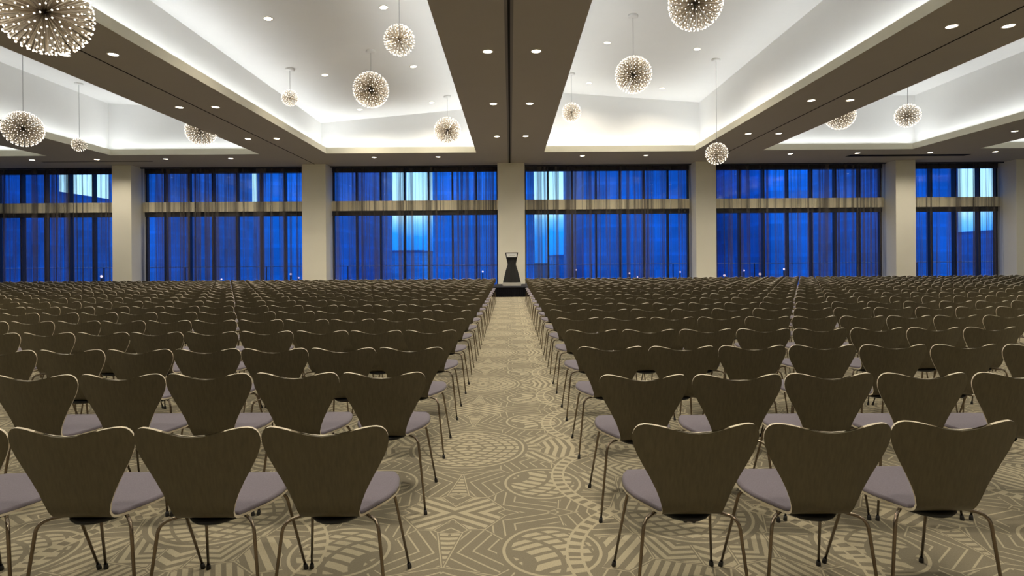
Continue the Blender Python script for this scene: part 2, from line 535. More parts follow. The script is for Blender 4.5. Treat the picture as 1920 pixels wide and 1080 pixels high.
# the coffers: lip, trough, inner walls, sloping top
for i, (x0, x1, y0, y1, za, zb) in enumerate(COFFERS):
    bm = bmesh.new()
    T = 0.03
    zt = ZC + LIP
    # lips (thin upstands round the opening)
    box(bm, x0 - T, x0, y0 - T, y1 + T, ZC + .001, zt, 1)
    box(bm, x1, x1 + T, y0 - T, y1 + T, ZC + .001, zt, 1)
    box(bm, x0, x1, y1, y1 + T, ZC + .001, zt, 1)
    box(bm, x0, x1, y0 - T, y0, ZC + .001, zt, 1)
    a0, a1, b0, b1 = x0 - SETB, x1 + SETB, y0 - SETB, y1 + SETB
    zs = ZC + 0.03
    # trough floor
    for q in (((a0, b0), (x0 - T, b0), (x0 - T, b1), (a0, b1)), ((x1 + T, b0), (a1, b0), (a1, b1), (x1 + T, b1)),
              ((x0 - T, y1 + T), (x1 + T, y1 + T), (x1 + T, b1), (x0 - T, b1)), ((x0 - T, b0), (x1 + T, b0), (x1 + T, y0 - T), (x0 - T, y0 - T))):
        quad(bm, [(p[0], p[1], zs) for p in q])
    sl = (zb - za) / (x1 - x0)
    wa, wb = za - sl * SETB, zb + sl * SETB
    quad(bm, [(a0, b0, zs), (a0, b1, zs), (a0, b1, wa), (a0, b0, wa)])
    quad(bm, [(a1, b0, zs), (a1, b1, zs), (a1, b1, wb), (a1, b0, wb)])
    quad(bm, [(a0, b1, zs), (a1, b1, zs), (a1, b1, wb), (a0, b1, wa)])
    quad(bm, [(a0, b0, zs), (a1, b0, zs), (a1, b0, wb), (a0, b0, wa)])
    quad(bm, [(a0, b0, wa), (a1, b0, wb), (a1, b1, wb), (a0, b1, wa)])
    me = bpy.data.meshes.new('ceiling_coffer')
    bm.to_mesh(me); bm.free()
    me.materials.append(M_COFFER); me.materials.append(M_LIP)
    o = link_mesh('ceiling_coffer', me); o['kind'] = 'structure'

bm = bmesh.new(); box(bm, -XW - .2, -XW, YB, YG + .3, 0, 8.2); struct('wall_left', bm, M_WALL)
bm = bmesh.new(); box(bm, XW, XW + .2, YB, YG + .3, 0, 8.2); struct('wall_right', bm, M_WALL)
bm = bmesh.new(); box(bm, -XW, XW, YB - .2, YB, 0, 8.2); struct('wall_back', bm, M_WALL)
bm = bmesh.new(); box(bm, -XW, XW, YG + .08, YG + .3, 5.32, 8.4); struct('wall_front', bm, M_DARK)
bm = bmesh.new(); box(bm, -XW - .2, XW + .2, YB - .2, YG + .3, 8.4, 8.6); struct('roof', bm, M_DARK)

# columns along the window wall
COLS = [(-16.72, -15.91), (-8.74, -7.74), (-0.52, 0.62), (7.81, 8.66), (16.21, 17.04), (21.27, 22.5)]
YC = 23.90
for (a, b_) in COLS:
    bm = bmesh.new(); box(bm, a, b_, YC, YG + .05, 0, ZC)
    bmesh.ops.bevel(bm, geom=[e for e in bm.edges if abs(e.verts[0].co.z - e.verts[1].co.z) > 1], offset=.008, segments=2, affect='EDGES')
    struct('column', bm, M_WALL)

BAYS = [(-25.0, -16.72), (-15.91, -8.74), (-7.74, -0.52), (0.62, 7.81), (8.66, 16.21), (17.04, 21.27)]
MULL = [0.62 + 1.045 * k for k in range(-26, 22)]
for n, (a, b_) in enumerate(BAYS, 1):
    bm = bmesh.new()
    def fr(x0, x1, z0, z1, d0=-.06, d1=.10): box(bm, x0, x1, YG + d0, YG + d1, z0, z1)
    fr(a, b_, 5.29, 5.52, -.10, .12)
    fr(a, b_, 3.40, 3.62, -.10, .12)
    fr(a, b_, 0.0, 0.10)
    for mxx in MULL:
        if a + .08 < mxx < b_ - .08:
            fr(mxx - .030, mxx + .030, 0.1, 3.40, -.10, .14)
            fr(mxx - .030, mxx + .030, 4.0, 5.29, -.10, .14)
    fr(a, a + .07, 0.1, 5.29); fr(b_ - .07, b_, 0.1, 5.29)
    wf = struct('window_%d' % n, bm, M_DARK)
    bm = bmesh.new()
    quad(bm, [(a, YG + .04, .1), (b_, YG + .04, .1), (b_, YG + .04, 3.41), (a, YG + .04, 3.41)])
    quad(bm, [(a, YG + .04, 4.0), (b_, YG + .04, 4.0), (b_, YG + .04, 5.3), (a, YG + .04, 5.3)])
    g = struct('window_pane', bm, M_GLASS, wf)
    bm = bmesh.new(); box(bm, a, b_, YG - .20, YG + .10, 3.60, 4.02)
    struct('trim_%d' % n, bm, M_BAND)

# partition tracks let into the beams, running away from the camera
for n, (xc, w2) in enumerate(((-8.20, .018), (0.0, .05), (8.36, .018)), 7):
    bm = bmesh.new()
    if w2 > .03:
        box(bm, xc - .075, xc + .075, YB, YC, ZC - .006, ZC + .02, 0)
        box(bm, xc - .022, xc + .022, YB, YC - .002, ZC - .010, ZC + .02, 1)
    else:
        box(bm, xc - w2, xc + w2, YB, YC, ZC - .004, ZC + .02, 1)
    struct('trim_%d' % n, bm, [M_RAIL, M_SEAM])

# ------------------------------------------------------------------ sheer curtains
CURT_LABEL = ['taupe sheer curtain over the window bay left of the first column at far left',
              'taupe sheer curtain over the second window bay from the left',
              'taupe sheer curtain over the window bay just left of the lectern column',
              'taupe sheer curtain over the window bay just right of the lectern column',
              'taupe sheer curtain over the second window bay from the right',
              'taupe sheer curtain over the narrow window bay at the far right']
for n, (a, b_) in enumerate(BAYS):
    rnd = random.Random(100 + n)
    pts, x = [], a + .03
    YCU = 24.52
    side = 1
    while x < b_ - .03:
        wl = rnd.choice((.05, .07, .09, .11, .15, .19))
        amp = rnd.uniform(.03, .075)
        fold = rnd.uniform(-.012, .030) if wl < .12 else 0.0      # pleats that fold back on themselves
        for k in range(6):
            t = k / 6
            xx = x + wl * t + fold * math.sin(2 * PI * t) * 1.4
            pts.append((min(max(xx, a + .02), b_ - .02), YCU + side * amp * math.sin(PI * t)))
        x += wl; side = -side
    pts.append((b_ - .02, YCU))
    bm = bmesh.new()
    zl = (5.47, 4.2, 2.0, 0.03)
    rows = []
    for j, z in enumerate(zl):
        sw = (0.55, .8, 1.0, 1.1)[j]
        rows.append([bm.verts.new((min(max(px + .012 * math.sin(px * 3.1 + j * 1.3), a + .012), b_ - .012), YCU + (py - YCU) * sw, z)) for px, py in pts])
    for r0, r1 in zip(rows, rows[1:]):
        for k in range(len(pts) - 1): bm.faces.new((r0[k], r0[k + 1], r1[k + 1], r1[k]))
    rt = empty('sheer_curtain', ((a + b_) / 2, YCU, 0))
    tag(rt, CURT_LABEL[n], 'curtain', 'sheer curtains along the window wall')
    f = build('fabric_drop', bm, M_VOILE, rt, True)
    f.matrix_parent_inverse = Matrix.Translation((-(a + b_) / 2, -YCU, 0))
    bm = bmesh.new(); box(bm, a + .01, b_ - .01, YCU - .05, YCU + .05, 5.455, 5.498)
    f = build('header_track', bm, M_DARK, rt)
    f.matrix_parent_inverse = Matrix.Translation((-(a + b_) / 2, -YCU, 0))

# ------------------------------------------------------------------ chairs
# local frame: origin on the floor under the seat, +y is where the sitter looks (away from the camera)
S_PROF = [(0.228, 0.434), (0.216, 0.448), (0.185, 0.458), (0.10, 0.460), (0.0, 0.452), (-0.09, 0.443), (-0.15, 0.440),
          (-0.190, 0.446), (-0.218, 0.466), (-0.234, 0.50), (-0.246, 0.56), (-0.262, 0.64), (-0.280, 0.715), (-0.297, 0.792)]
def profile():
    P = [Vector((0, y, z)) for y, z in S_PROF]
    L = [0.0]
    for p, q in zip(P, P[1:]): L.append(L[-1] + (q - p).length)
    return [(l, p.y) for l, p in zip(L, P)], [(l, p.z) for l, p in zip(L, P)], L[-1]
TY, TZ, SL = profile()
# half width against distance along the profile
S_BEND = 0.405
W_TAB_SEAT = [(0, .100), (.008, .128), (.025, .158), (.05, .183), (.08, .200), (.12, .213), (.17, .222), (.22, .223), (.27, .209), (.315, .182), (.355, .151), (.39, .129), (.42, .119)]
W_TAB_BACK = [(.405, .123), (.43, .117), (.46, .117), (.50, .126), (.56, .150), (.62, .183), (.67, .213), (.71, .232), (.735, .2395), (.755, .2405), (.772, .237), (.784, .230), (.793, .219), (.798, .206), (.8005, .190)]
def shell_point(s, t, total):
    y, z = smooth_table(TY, s), smooth_table(TZ, s)
    if s <= S_BEND: w = smooth_table(W_TAB_SEAT, s)
    else: w = smooth_table(W_TAB_BACK, s)
    x = t * w
    y2, z2 = y, z
    k = max(0.0, min(1.0, (s - .36) / .2)); k = k * k * (3 - 2 * k)
    # back wraps forward at the sides, seat dips a little
    y2 += k * 0.55 * x * x
    z2 += (1 - k) * (0.10 * x * x) - (1 - k) * 0.02 * abs(t) ** 3 * 0.2
    # top edge dips in the middle, lifting to the ears
    h = max(0.0, (s - .45) / (total - .45))
    ax = abs(x)
    lift = 0.032 * (0.5 - 0.5 * math.cos(PI * min(1, ax / .195))) - 0.003
    z2 += lift * h ** 1.5
    return Vector((x, y2, z2))
TOTAL = 0.8005
SCALE_S = SL / TOTAL
def shell_grid(srows, nt_, thick, mats):
    """One skin of moulded ply with thickness; edge faces get material 1. Returns bmesh."""
    bm = bmesh.new()
    ts = [math.sin((-1 + 2 * k / nt_) * PI / 2) for k in range(nt_ + 1)]
    P = [[shell_point(s, t, TOTAL) for t in ts] for s in srows]
    def nrm(i, j):
        a = P[min(i + 1, len(P) - 1)][j] - P[max(i - 1, 0)][j]
        b = P[i][min(j + 1, nt_)] - P[i][max(j - 1, 0)]
        return b.cross(a).normalized()      # points up (seat) / forward (back)
    N = [[nrm(i, j) for j in range(nt_ + 1)] for i in range(len(P))]
    A = [[bm.verts.new(P[i][j]) for j in range(nt_ + 1)] for i in range(len(P))]
    B = [[bm.verts.new(P[i][j] + N[i][j] * thick) for j in range(nt_ + 1)] for i in range(len(P))]
    for i in range(len(P) - 1):
        for j in range(nt_):
            bm.faces.new((A[i][j], A[i][j + 1], A[i + 1][j + 1], A[i + 1][j]))
            bm.faces.new((B[i][j], B[i + 1][j], B[i + 1][j + 1], B[i][j + 1]))
        for j in (0, nt_):
            f = bm.faces.new((A[i][j], A[i + 1][j], B[i + 1][j], B[i][j])); f.material_index = 1
    return bm, A, B
def seat_bm(nt_=12, dense=True):
    rows = [0, .006, .015, .03, .05, .08, .12, .16, .20, .25, .30, .345, .38, .405] if dense else [0, .02, .06, .14, .25, .345, .405]
    bm, A, B = shell_grid(rows, nt_, .010, None)
    for j in range(nt_):
        f = bm.faces.new((A[0][j], A[0][j + 1], B[0][j + 1], B[0][j])); f.material_index = 1
    return bm
def back_bm(nt_=14, dense=True):
    rows = [.405, .42, .435, .45, .475, .51, .55, .60, .65, .69, .72, .742, .76, .775, .786, .794, .799, .8005] if dense else [.405, .45, .53, .62, .70, .75, .782, .8005]
    bm, A, B = shell_grid(rows, nt_, .010, None)
    for j in range(nt_):
        f = bm.faces.new((A[-1][j], A[-1][j + 1], B[-1][j + 1], B[-1][j])); f.material_index = 1
    return bm
def pad_bm(nt_=12):
    """Upholstered pad lying on the seat, welted round its rim."""
    bm = bmesh.new()
    rows = [.012, .02, .035, .055, .09, .13, .18, .23, .28, .325, .36, .39, .415]
    ts = [math.sin((-1 + 2 * k / nt_) * PI / 2) for k in range(nt_ + 1)]
    def pt(s, t, up, shrink):
        p = shell_point(s, t * shrink, TOTAL)
        a = shell_point(s + .004, t * shrink, TOTAL) - shell_point(s - .004, t * shrink, TOTAL)
        n = a.cross(Vector((1, 0, 0))).normalized()
        return p + n * up
    def ring(up, ins):
        return [[bm.verts.new(pt(max(rows[0], min(rows[-1], s + (.5 - i / (len(rows) - 1)) * 2 * ins)), t, up, 1 - .02 - ins * 3)) for t in ts] for i, s in enumerate(rows)]
    G0, G1, G2 = ring(.0005, 0), ring(.008, 0), ring(.014, .012)
    n, m_ = len(rows), nt_ + 1
    def loop(G): return [G[0][j] for j in range(m_)] + [G[i][-1] for i in range(1, n)] + [G[-1][j] for j in range(m_ - 2, -1, -1)] + [G[i][0] for i in range(n - 2, 0, -1)]
    for Ga, Gb in ((G0, G1), (G1, G2)):
        la, lb = loop(Ga), loop(Gb)
        for k in range(len(la)):
            k2 = (k + 1) % len(la)
            bm.faces.new((la[k], la[k2], lb[k2], lb[k]))
    for i in range(n - 1):
        for j in range(nt_):
            bm.faces.new((G2[i][j], G2[i][j + 1], G2[i + 1][j + 1], G2[i + 1][j]))
    used = set(v for f in bm.faces for v in f.verts)
    for v in [v for v in bm.verts if v not in used]: bm.verts.remove(v)
    return bm
def leg_path(sx, rear):
    if rear: p = [(sx * .045, -.055, .418), (sx * .186, -.205, .424), (sx * .232, -.238, .004)]
    else: p = [(sx * .045, .035, .414), (sx * .182, .120, .410), (sx * .230, .236, .004)]
    return fillet(p, .045, 5)
def leg_bm(sx, rear, n=8):
    bm = bmesh.new()
    pts = leg_path(sx, rear)
    tube(bm, pts, [.0071] * (len(pts) - 1) + [.0058], n)
    return bm
def cap_bm(sx, rear):
    bm = bmesh.new()
    pts = leg_path(sx, rear)
    a, b_ = pts[-1], pts[-2]
    d = (b_ - a).normalized()
    tube(bm, [Vector((a.x, a.y, 0.0005)), Vector((a.x, a.y, .005)), a + d * .012, a + d * .023], [.0100, .0108, .0100, .0085], 10)
    return bm
def mount_bm():
    bm = bmesh.new()
    disc_lathe(bm, [(0, .405), (.085, .405), (.11, .412), (.118, .424), (.105, .432), (0, .434)], 20)
    for v in bm.verts: v.co.y = v.co.y * 1.25 - .07
    return bm
CH = {
    'seat': bm_mesh('seat', seat_bm(), [M_WOOD, M_PLY], True),
    'backrest': bm_mesh('backrest', back_bm(), [M_WOOD, M_PLY], True),
    'seat_pad': bm_mesh('seat_pad', pad_bm(), M_PAD, True),
    'under_seat_mount': bm_mesh('under_seat_mount', mount_bm(), M_MOUNT, True),
}
LEGS = [(sx, r) for r in (True, False) for sx in (-1, 1)]
LEGM = [bm_mesh('leg', leg_bm(*q), M_LEG, True) for q in LEGS]
CAPM = [bm_mesh('foot_cap', cap_bm(*q), M_RUBBER, True) for q in LEGS]
for k in ('seat', 'backrest'):                       # crisp edge between veneer face and ply edge
    me = CH[k]
    me.set_sharp_from_angle(angle=math.radians(50))

def make_chair():
    r = empty('shell_chair', (0, 0, 0))
    for k in ('seat', 'backrest', 'seat_pad', 'under_seat_mount'): link_mesh(k, CH[k], r)
    for lm, cm in zip(LEGM, CAPM):
        l = link_mesh('leg', lm, r)
        link_mesh('foot_cap', cm, l)
    return r
def copy_tree(o, parent=None, depth=2):
    c = o.copy(); COL.objects.link(c)
    if parent is not None: c.parent = parent
    if depth > 0:
        for ch in kids[o.name]: copy_tree(ch, c, depth - 1)
    return c
proto = make_chair()
kids = {}
def index(o):
    kids[o.name] = list(o.children)
    for ch in o.children: index(ch)
index(proto)

ORD = ['', 'first', 'second', 'third', 'fourth', 'fifth', 'sixth', 'seventh', 'eighth', 'ninth', 'tenth', 'eleventh', 'twelfth', 'thirteenth',
       'fourteenth', 'fifteenth', 'sixteenth', 'seventeenth', 'eighteenth', 'nineteenth', 'twentieth', 'twenty-first', 'twenty-second',
       'twenty-third', 'twenty-fourth', 'twenty-fifth', 'twenty-sixth']
ROW0, ROWP, NROWS = 2.485, 0.982, 18
OFF = {('L', 0): -.037, ('R', 0): -.037, ('L', 1): .014, ('R', 1): -.105, ('L', 2): -.07, ('R', 2): -.09, ('L', 3): -.05, ('R', 3): -.10,
       ('L', 4): -.04, ('R', 4): -.05, ('L', 5): -.03, ('R', 5): -.03, ('L', 6): -.06, ('R', 6): -.06}
spots = []
for k in range(NROWS):
    y = ROW0 + ROWP * k
    half = (y - .29) * 960 / 1067 + .34
    for side, x0, px in (('L', -.724, -.491), ('R', .720, .508)):
        if k == 0: x0, px = (-.713, -.489) if side == 'L' else (.708, .499)
        n = 0
        while abs(x0 + px * n) < half:
            rr = random.Random(k * 1000 + n * 7 + 3 + (0 if side == 'L' else 500))
            xx = x0 + px * n + rr.uniform(-.0025, .0025)
            yy = y + OFF.get((side, k), 0.0) + rr.gauss(0, .005)
            rz = rr.uniform(-.007, .007)
            vis = abs(xx) - .24 < (yy - .29) * 960 / 1067
            spots.append((yy, xx, rz, side, k, n + 1, vis))
            n += 1
spots_in = sorted([s for s in spots if s[6]], key=lambda s: (s[4], s[5]))
indiv, rest = spots_in[:300], spots_in[300:]
first = True
for (y, x, rz, side, k, n, vis) in indiv:
    if first: o = proto; first = False
    elif k <= 4: o = copy_tree(proto)
    else: o = copy_tree(proto, depth=1)
    o.location = (x, y, 0); o.rotation_euler = (0, 0, rz)
    sd = 'left' if side == 'L' else 'right'
    where = 'nearest row' if k == 0 else ORD[k + 1] + ' row from the camera'
    if n == 1: lab = 'dark wooden chair beside the aisle on its %s, %s' % (sd, where)
    else: lab = 'dark wooden chair, %s from the aisle on its %s, %s' % (ORD[n], sd, where)
    tag(o, lab, 'chair', 'shell chairs set out in rows')

# everything farther back: the same chair, lighter mesh, one object
src = []
for b_, mats in ((seat_bm(6, False), (0, 1)), (back_bm(8, False), (0, 1)), (pad_bm(6), (2, 2)), (mount_bm(), (3, 3))):
    b_.verts.ensure_lookup_table()
    src.append((b_, mats))
for q in LEGS: src.append((leg_bm(*q, n=4), (4, 4)))
vv, ff, mm = [], [], []
for b_, mats in src:
    b_.verts.index_update()
    o0 = len(vv)
    vv += [v.co.copy() for v in b_.verts]
    for f in b_.faces:
        ff.append([o0 + v.index for v in f.verts]); mm.append(mats[min(1, f.material_index)])
    b_.free()
V, F, MI = [], [], []
for (y, x, rz, *_r) in rest:
    o0 = len(V); c, s = math.cos(rz), math.sin(rz)
    V += [(p.x * c - p.y * s + x, p.x * s + p.y * c + y, p.z) for p in vv]
    F += [[o0 + i for i in f] for f in ff]; MI += mm
me = bpy.data.meshes.new('distant_chairs'); me.from_pydata(V, [], F)
for m in (M_WOOD, M_PLY, M_PAD, M_MOUNT, M_LEG): me.materials.append(m)
me.polygons.foreach_set('material_index', MI)
me.polygons.foreach_set('use_smooth', [True] * len(F))
me.set_sharp_from_angle(angle=math.radians(50))
tag(link_mesh('distant_chairs', me), 'dark wooden chairs filling the rows towards the windows', 'chairs', kind='stuff')

# ------------------------------------------------------------------ stage and lectern
st = tag(empty('stage_platform', (0.05, 22.7, 0)), 'low black skirted stage platform at the end of the aisle', 'stage')
bm = bmesh.new(); box(bm, -1.2, 1.2, -.9, .9, .36, .41)
bmesh.ops.bevel(bm, geom=list(bm.edges), offset=.006, segments=1, affect='EDGES')
build('deck', bm, M_DECK, st)
bm = bmesh.new()                       # pleated skirt round three sides
path = [(-1.19, .88)] + [(-1.19, .88 - 1.76 * i / 30) for i in range(1, 31)] + [(-1.19 + 2.38 * i / 60, -.88) for i in range(1, 61)] + [(1.19, -.88 + 1.76 * i / 30) for i in range(1, 31)]
lo, hi = [], []
for i, (x, y) in enumerate(path):
    w = .012 * (1 if i % 2 else -1)
    ox, oy = (w, 0) if abs(x) > 1.18 else (0, w)
    lo.append(bm.verts.new((x + ox, y + oy, 0.002))); hi.append(bm.verts.new((x + ox * .3, y + oy * .3, .365)))
for i in range(len(path) - 1): bm.faces.new((lo[i], lo[i + 1], hi[i + 1], hi[i]))
build('skirt', bm, M_SKIRT, st)

lc = tag(empty('lectern', (0.05, 22.35, .41)), 'charcoal hourglass lectern with a white sign panel on the stage', 'lectern')
bm = bmesh.new()                       # front silhouette swept back, slightly curved front
sil = [(.345, .13), (.335, .20), (.29, .38), (.235, .60), (.185, .76), (.165, .83), (.170, .88), (.195, 1.00), (.215, 1.09)]
A = []
for hw, z in sil:
    lean = .02 * (z / 1.1)
    row = [(-hw, .20 - .10 * (z / 1.1), z), (-hw, -.06, z), (-hw * .5, -.155 + lean, z), (0, -.18 + lean, z), (hw * .5, -.155 + lean, z), (hw, -.06, z), (hw, .20 - .10 * (z / 1.1), z)]
    A.append([bm.verts.new(p) for p in row])
for r0, r1 in zip(A, A[1:]):
    for k in range(7): bm.faces.new((r0[k], r0[(k + 1) % 7], r1[(k + 1) % 7], r1[k]))
bm.faces.new(A[0][::-1]); bm.faces.new(A[-1])
build('body', bm, M_LECT, lc)
bm = bmesh.new(); box(bm, -.36, .36, -.22, .24, 0, .13)
bmesh.ops.bevel(bm, geom=list(bm.edges), offset=.008, segments=2, affect='EDGES')
tag(build('plinth', bm, M_PLINTH, lc), 'pale grey plinth')
bm = bmesh.new()                       # sign head: a trapezoid box, wider at the top
for_pts = [(-.215, 1.085), (.215, 1.085), (.255, 1.30), (-.255, 1.30)]
fa = [bm.verts.new((x, -.20, z)) for x, z in for_pts]; fb = [bm.verts.new((x, .13, z + .0)) for x, z in for_pts]
bm.faces.new(fa); bm.faces.new(fb[::-1])
for k in range(4): bm.faces.new((fa[k], fb[k], fb[(k + 1) % 4], fa[(k + 1) % 4]))
hd = build('reading_desk', bm, M_BLACK, lc)
bm = bmesh.new()
pp = [(-.190, 1.125), (.190, 1.125), (.205, 1.262), (-.205, 1.262)]
fa = [bm.verts.new((x, -.206, z)) for x, z in pp]; fb = [bm.verts.new((x, -.199, z)) for x, z in pp]
bm.faces.new(fa); bm.faces.new(fb[::-1])
for k in range(4): bm.faces.new((fa[k], fb[k], fb[(k + 1) % 4], fa[(k + 1) % 4]))
sg = tag(build('sign_panel', bm, M_SIGN, hd), 'white sign panel')
bm = bmesh.new()
for x0, x1 in ((-.115, -.085), (-.08, -.05), (-.045, -.01), (0, .03), (.04, .065), (.075, .12)):
    box(bm, x0, x1, -.2075, -.2055, 1.18, 1.205)
build('printed_line', bm, M_INK, hd)

for sx, w in ((-1, 'left'), (1, 'right')):
    bm = bmesh.new()
    x0, x1 = (-.62, -.37) if sx < 0 else (.37, .66)
    box(bm, x0, x1, -.12, .12, 0, .075)
    for v in bm.verts:
        if v.co.z > .05: v.co.y = v.co.y * .7 + .03
    bmesh.ops.bevel(bm, geom=list(bm.edges), offset=.006, segments=1, affect='EDGES')
    o = build('cable_box', bm, M_BLACK)
    o.location = (.05, 22.1, .41)
    tag(o, 'low black box on the stage just %s of the lectern plinth' % w, 'box', 'black boxes flanking the lectern')

# ------------------------------------------------------------------ recessed downlights
RING = bm_mesh('trim_ring', (lambda b: (disc_lathe(b, [(.088, .004), (.090, -.006), (.108, -.007), (.114, -.003), (.114, .002)], 28), b)[1])(bmesh.new()), M_TRIM, True)
LENS = bm_mesh('glowing_lens', (lambda b: (disc_lathe(b, [(0, -.0015), (.070, -.0015), (.089, .001)], 28), b)[1])(bmesh.new()), M_DOWN, True)
def downlight(x, y, z, label, group, tilt=0.0):
    r = empty('recessed_downlight', (x, y, z - .003))
    r.rotation_euler = (0, tilt, 0)
    tag(r, label, 'ceiling light', group)
    link_mesh('trim_ring', RING, r); link_mesh('glowing_lens', LENS, r)
    ld = bpy.data.lights.new('downlight_lamp', 'SPOT')
    ld.energy = DOWNLIGHT_W; ld.color = (1.0, .885, .71)
    ld.spot_size = math.radians(146); ld.spot_blend = .75; ld.shadow_soft_size = .07
    lo_ = bpy.data.objects.new('downlight_lamp', ld); COL.objects.link(lo_)
    lo_.parent = r; lo_.location = (0, 0, -.02)
    return r
BEAMS = [('left ceiling beam', [(-8.67, -7.72)], [-.3, 3.55, 7.35, 11.1, 14.95, 18.85]),  # pairs over and behind the camera are unseen, added to light near rows
         ('centre ceiling beam', [(-.415, .53)], [-.3, 3.55, 7.35, 11.08, 14.82, 18.75]),
         ('right ceiling beam', [(7.80, 8.80)], [-.3, 3.2, 6.6, 10.02, 14.70, 18.60])]
for nm, xx, ys in BEAMS:
    (xa, xb), = xx
    for i, y in enumerate(ys):
        back = len(ys) - i
        pair = {1: 'the pair closest to the windows', 2: 'the second pair from the windows', 3: 'the third pair from the windows', 4: 'the fourth pair from the windows', 5: 'the added fifth pair from windows', 6: 'the added sixth pair from windows'}[back]
        downlight(xa, y, ZC, 'round downlight left of the %s seam, in %s' % (nm, pair), 'downlights in the ceiling beams')
        downlight(xb, y, ZC, 'round downlight right of the %s seam, in %s' % (nm, pair), 'downlights in the ceiling beams')
downlight(16.43, 18.5, ZC, 'round downlight on the far right beam before the window strip', 'downlights in the ceiling beams')
ROWX = [(-18.87, 22.48), (-16.30, 22.46), (-13.58, 22.46), (-11.0, 22.44), (-5.34, 22.40), (-2.82, 22.40), (2.86, 22.38), (5.36, 22.36), (10.97, 22.24), (13.58, 22.22), (16.40, 22.20), (18.86, 22.10)]
ROWL = ['first', 'second', 'third', 'fourth', 'fifth', 'sixth', 'seventh', 'eighth', 'ninth', 'tenth', 'eleventh', 'twelfth']
for (x, y), w in zip(ROWX, ROWL):
    downlight(x, y, ZC, 'round downlight in the strip along the windows, %s from the left' % w, 'downlights along the window wall')
def coffer_z(i, x):
    x0, x1, y0, y1, za, zb = COFFERS[i]
    return za + (zb - za) * (x - x0) / (x1 - x0)
def coffer_tilt(i):
    x0, x1, y0, y1, za, zb = COFFERS[i]
    return -math.atan2(zb - za, x1 - x0)
for ci, nm, xs_, ys_ in ((0, 'left', (-5.39, -2.80), (12.75, 16.66, 20.50)), (1, 'right', (2.87, 5.49), (16.61, 20.42))):
    for x, w in zip(xs_, ('left', 'right')):
        for y in ys_:
            d = {20: 'closest to the windows', 16: 'second from the windows', 12: 'third from the windows'}[int(y)]
            downlight(x, y, coffer_z(ci, x), 'downlight in the white recess %s of the centre beam, %s column, %s' % (nm, w, d),
                      'downlights in the white ceiling recesses', coffer_tilt(ci))

# long black air slots in the ceiling strip
for xa, xb, y, lab in ((13.54, 18.30, 22.76, 'long black air slot in the ceiling above the right columns'), (-18.85, -14.4, 22.96, 'long black air slot in the ceiling above the leftmost column')):
    r = tag(empty('air_slot', ((xa + xb) / 2, y, ZC)), lab, 'air vent', 'linear air slots by the windows')
    h = (xb - xa) / 2
    w = .17 if xa > 0 else .04
    bm = bmesh.new(); box(bm, -h, h, -w, w, -.006, .01)
    build('slot', bm, M_SLOT, r)
    bm = bmesh.new()
    for s_ in (-1, 1): box(bm, -h, h, s_ * w - .008, s_ * w + .008, -.010, .01)
    for s_ in (-1, 1): box(bm, s_ * h - .008, s_ * h + .008, -w - .008, w + .008, -.010, .01)
    build('slot_frame', bm, M_SEAM if xa > 0 else M_RAIL, r)

# ------------------------------------------------------------------ spiky globe pendants
def globe_meshes(R, npts):
    """Radial steel spokes from a small core, each ending in a light tip; one spoke per facet of a spiral-sampled sphere."""
    ico = bmesh.new()
    ga = PI * (3 - math.sqrt(5))
    for i in range(npts):
        z = 1 - 2 * (i + .5) / npts
        rr = math.sqrt(1 - z * z)
        ico.verts.new((rr * math.cos(ga * i), rr * math.sin(ga * i), z))
    bmesh.ops.convex_hull(ico, input=ico.verts)
    ico.normal_update()
    ico.verts.ensure_lookup_table(); ico.verts.index_update()
    V = [v.co * (R * .035) for v in ico.verts]; F = []
    led = bmesh.new()
    q = .0085
    lr = .0112 if R > .4 else (.0115 if R > .3 else .0105)
    for f in ico.faces:
        n = sum((v.co for v in f.verts), Vector()).normalized()
        ids = [v.index for v in f.verts]
        tip = [n * (R - lr) + (v.co - n).normalized() * q for v in f.verts]
        o0 = len(V); V += tip
        for k in range(3):
            k2 = (k + 1) % 3
            F.append((ids[k], ids[k2], o0 + k2, o0 + k))
        F.append((o0, o0 + 1, o0 + 2))
        bmesh.ops.create_icosphere(led, subdivisions=1, radius=lr, matrix=Matrix.Translation(n * R))
    ico.free()
    me = bpy.data.meshes.new('spoke_globe'); me.from_pydata([tuple(v) for v in V], [], F); me.materials.append(M_STEEL)
    return me, bm_mesh('led_tips', led, M_LED)
GL = {'big': (.465, 225), 'mid': (.325, 105), 'small': (.225, 60)}
GM = {k: globe_meshes(r, n) for k, (r, n) in GL.items()}
def zc_at(x):
    for i, c in enumerate(COFFERS):
        if c[0] - SETB <= x <= c[1] + SETB: return coffer_z(i, x)
    return ZC
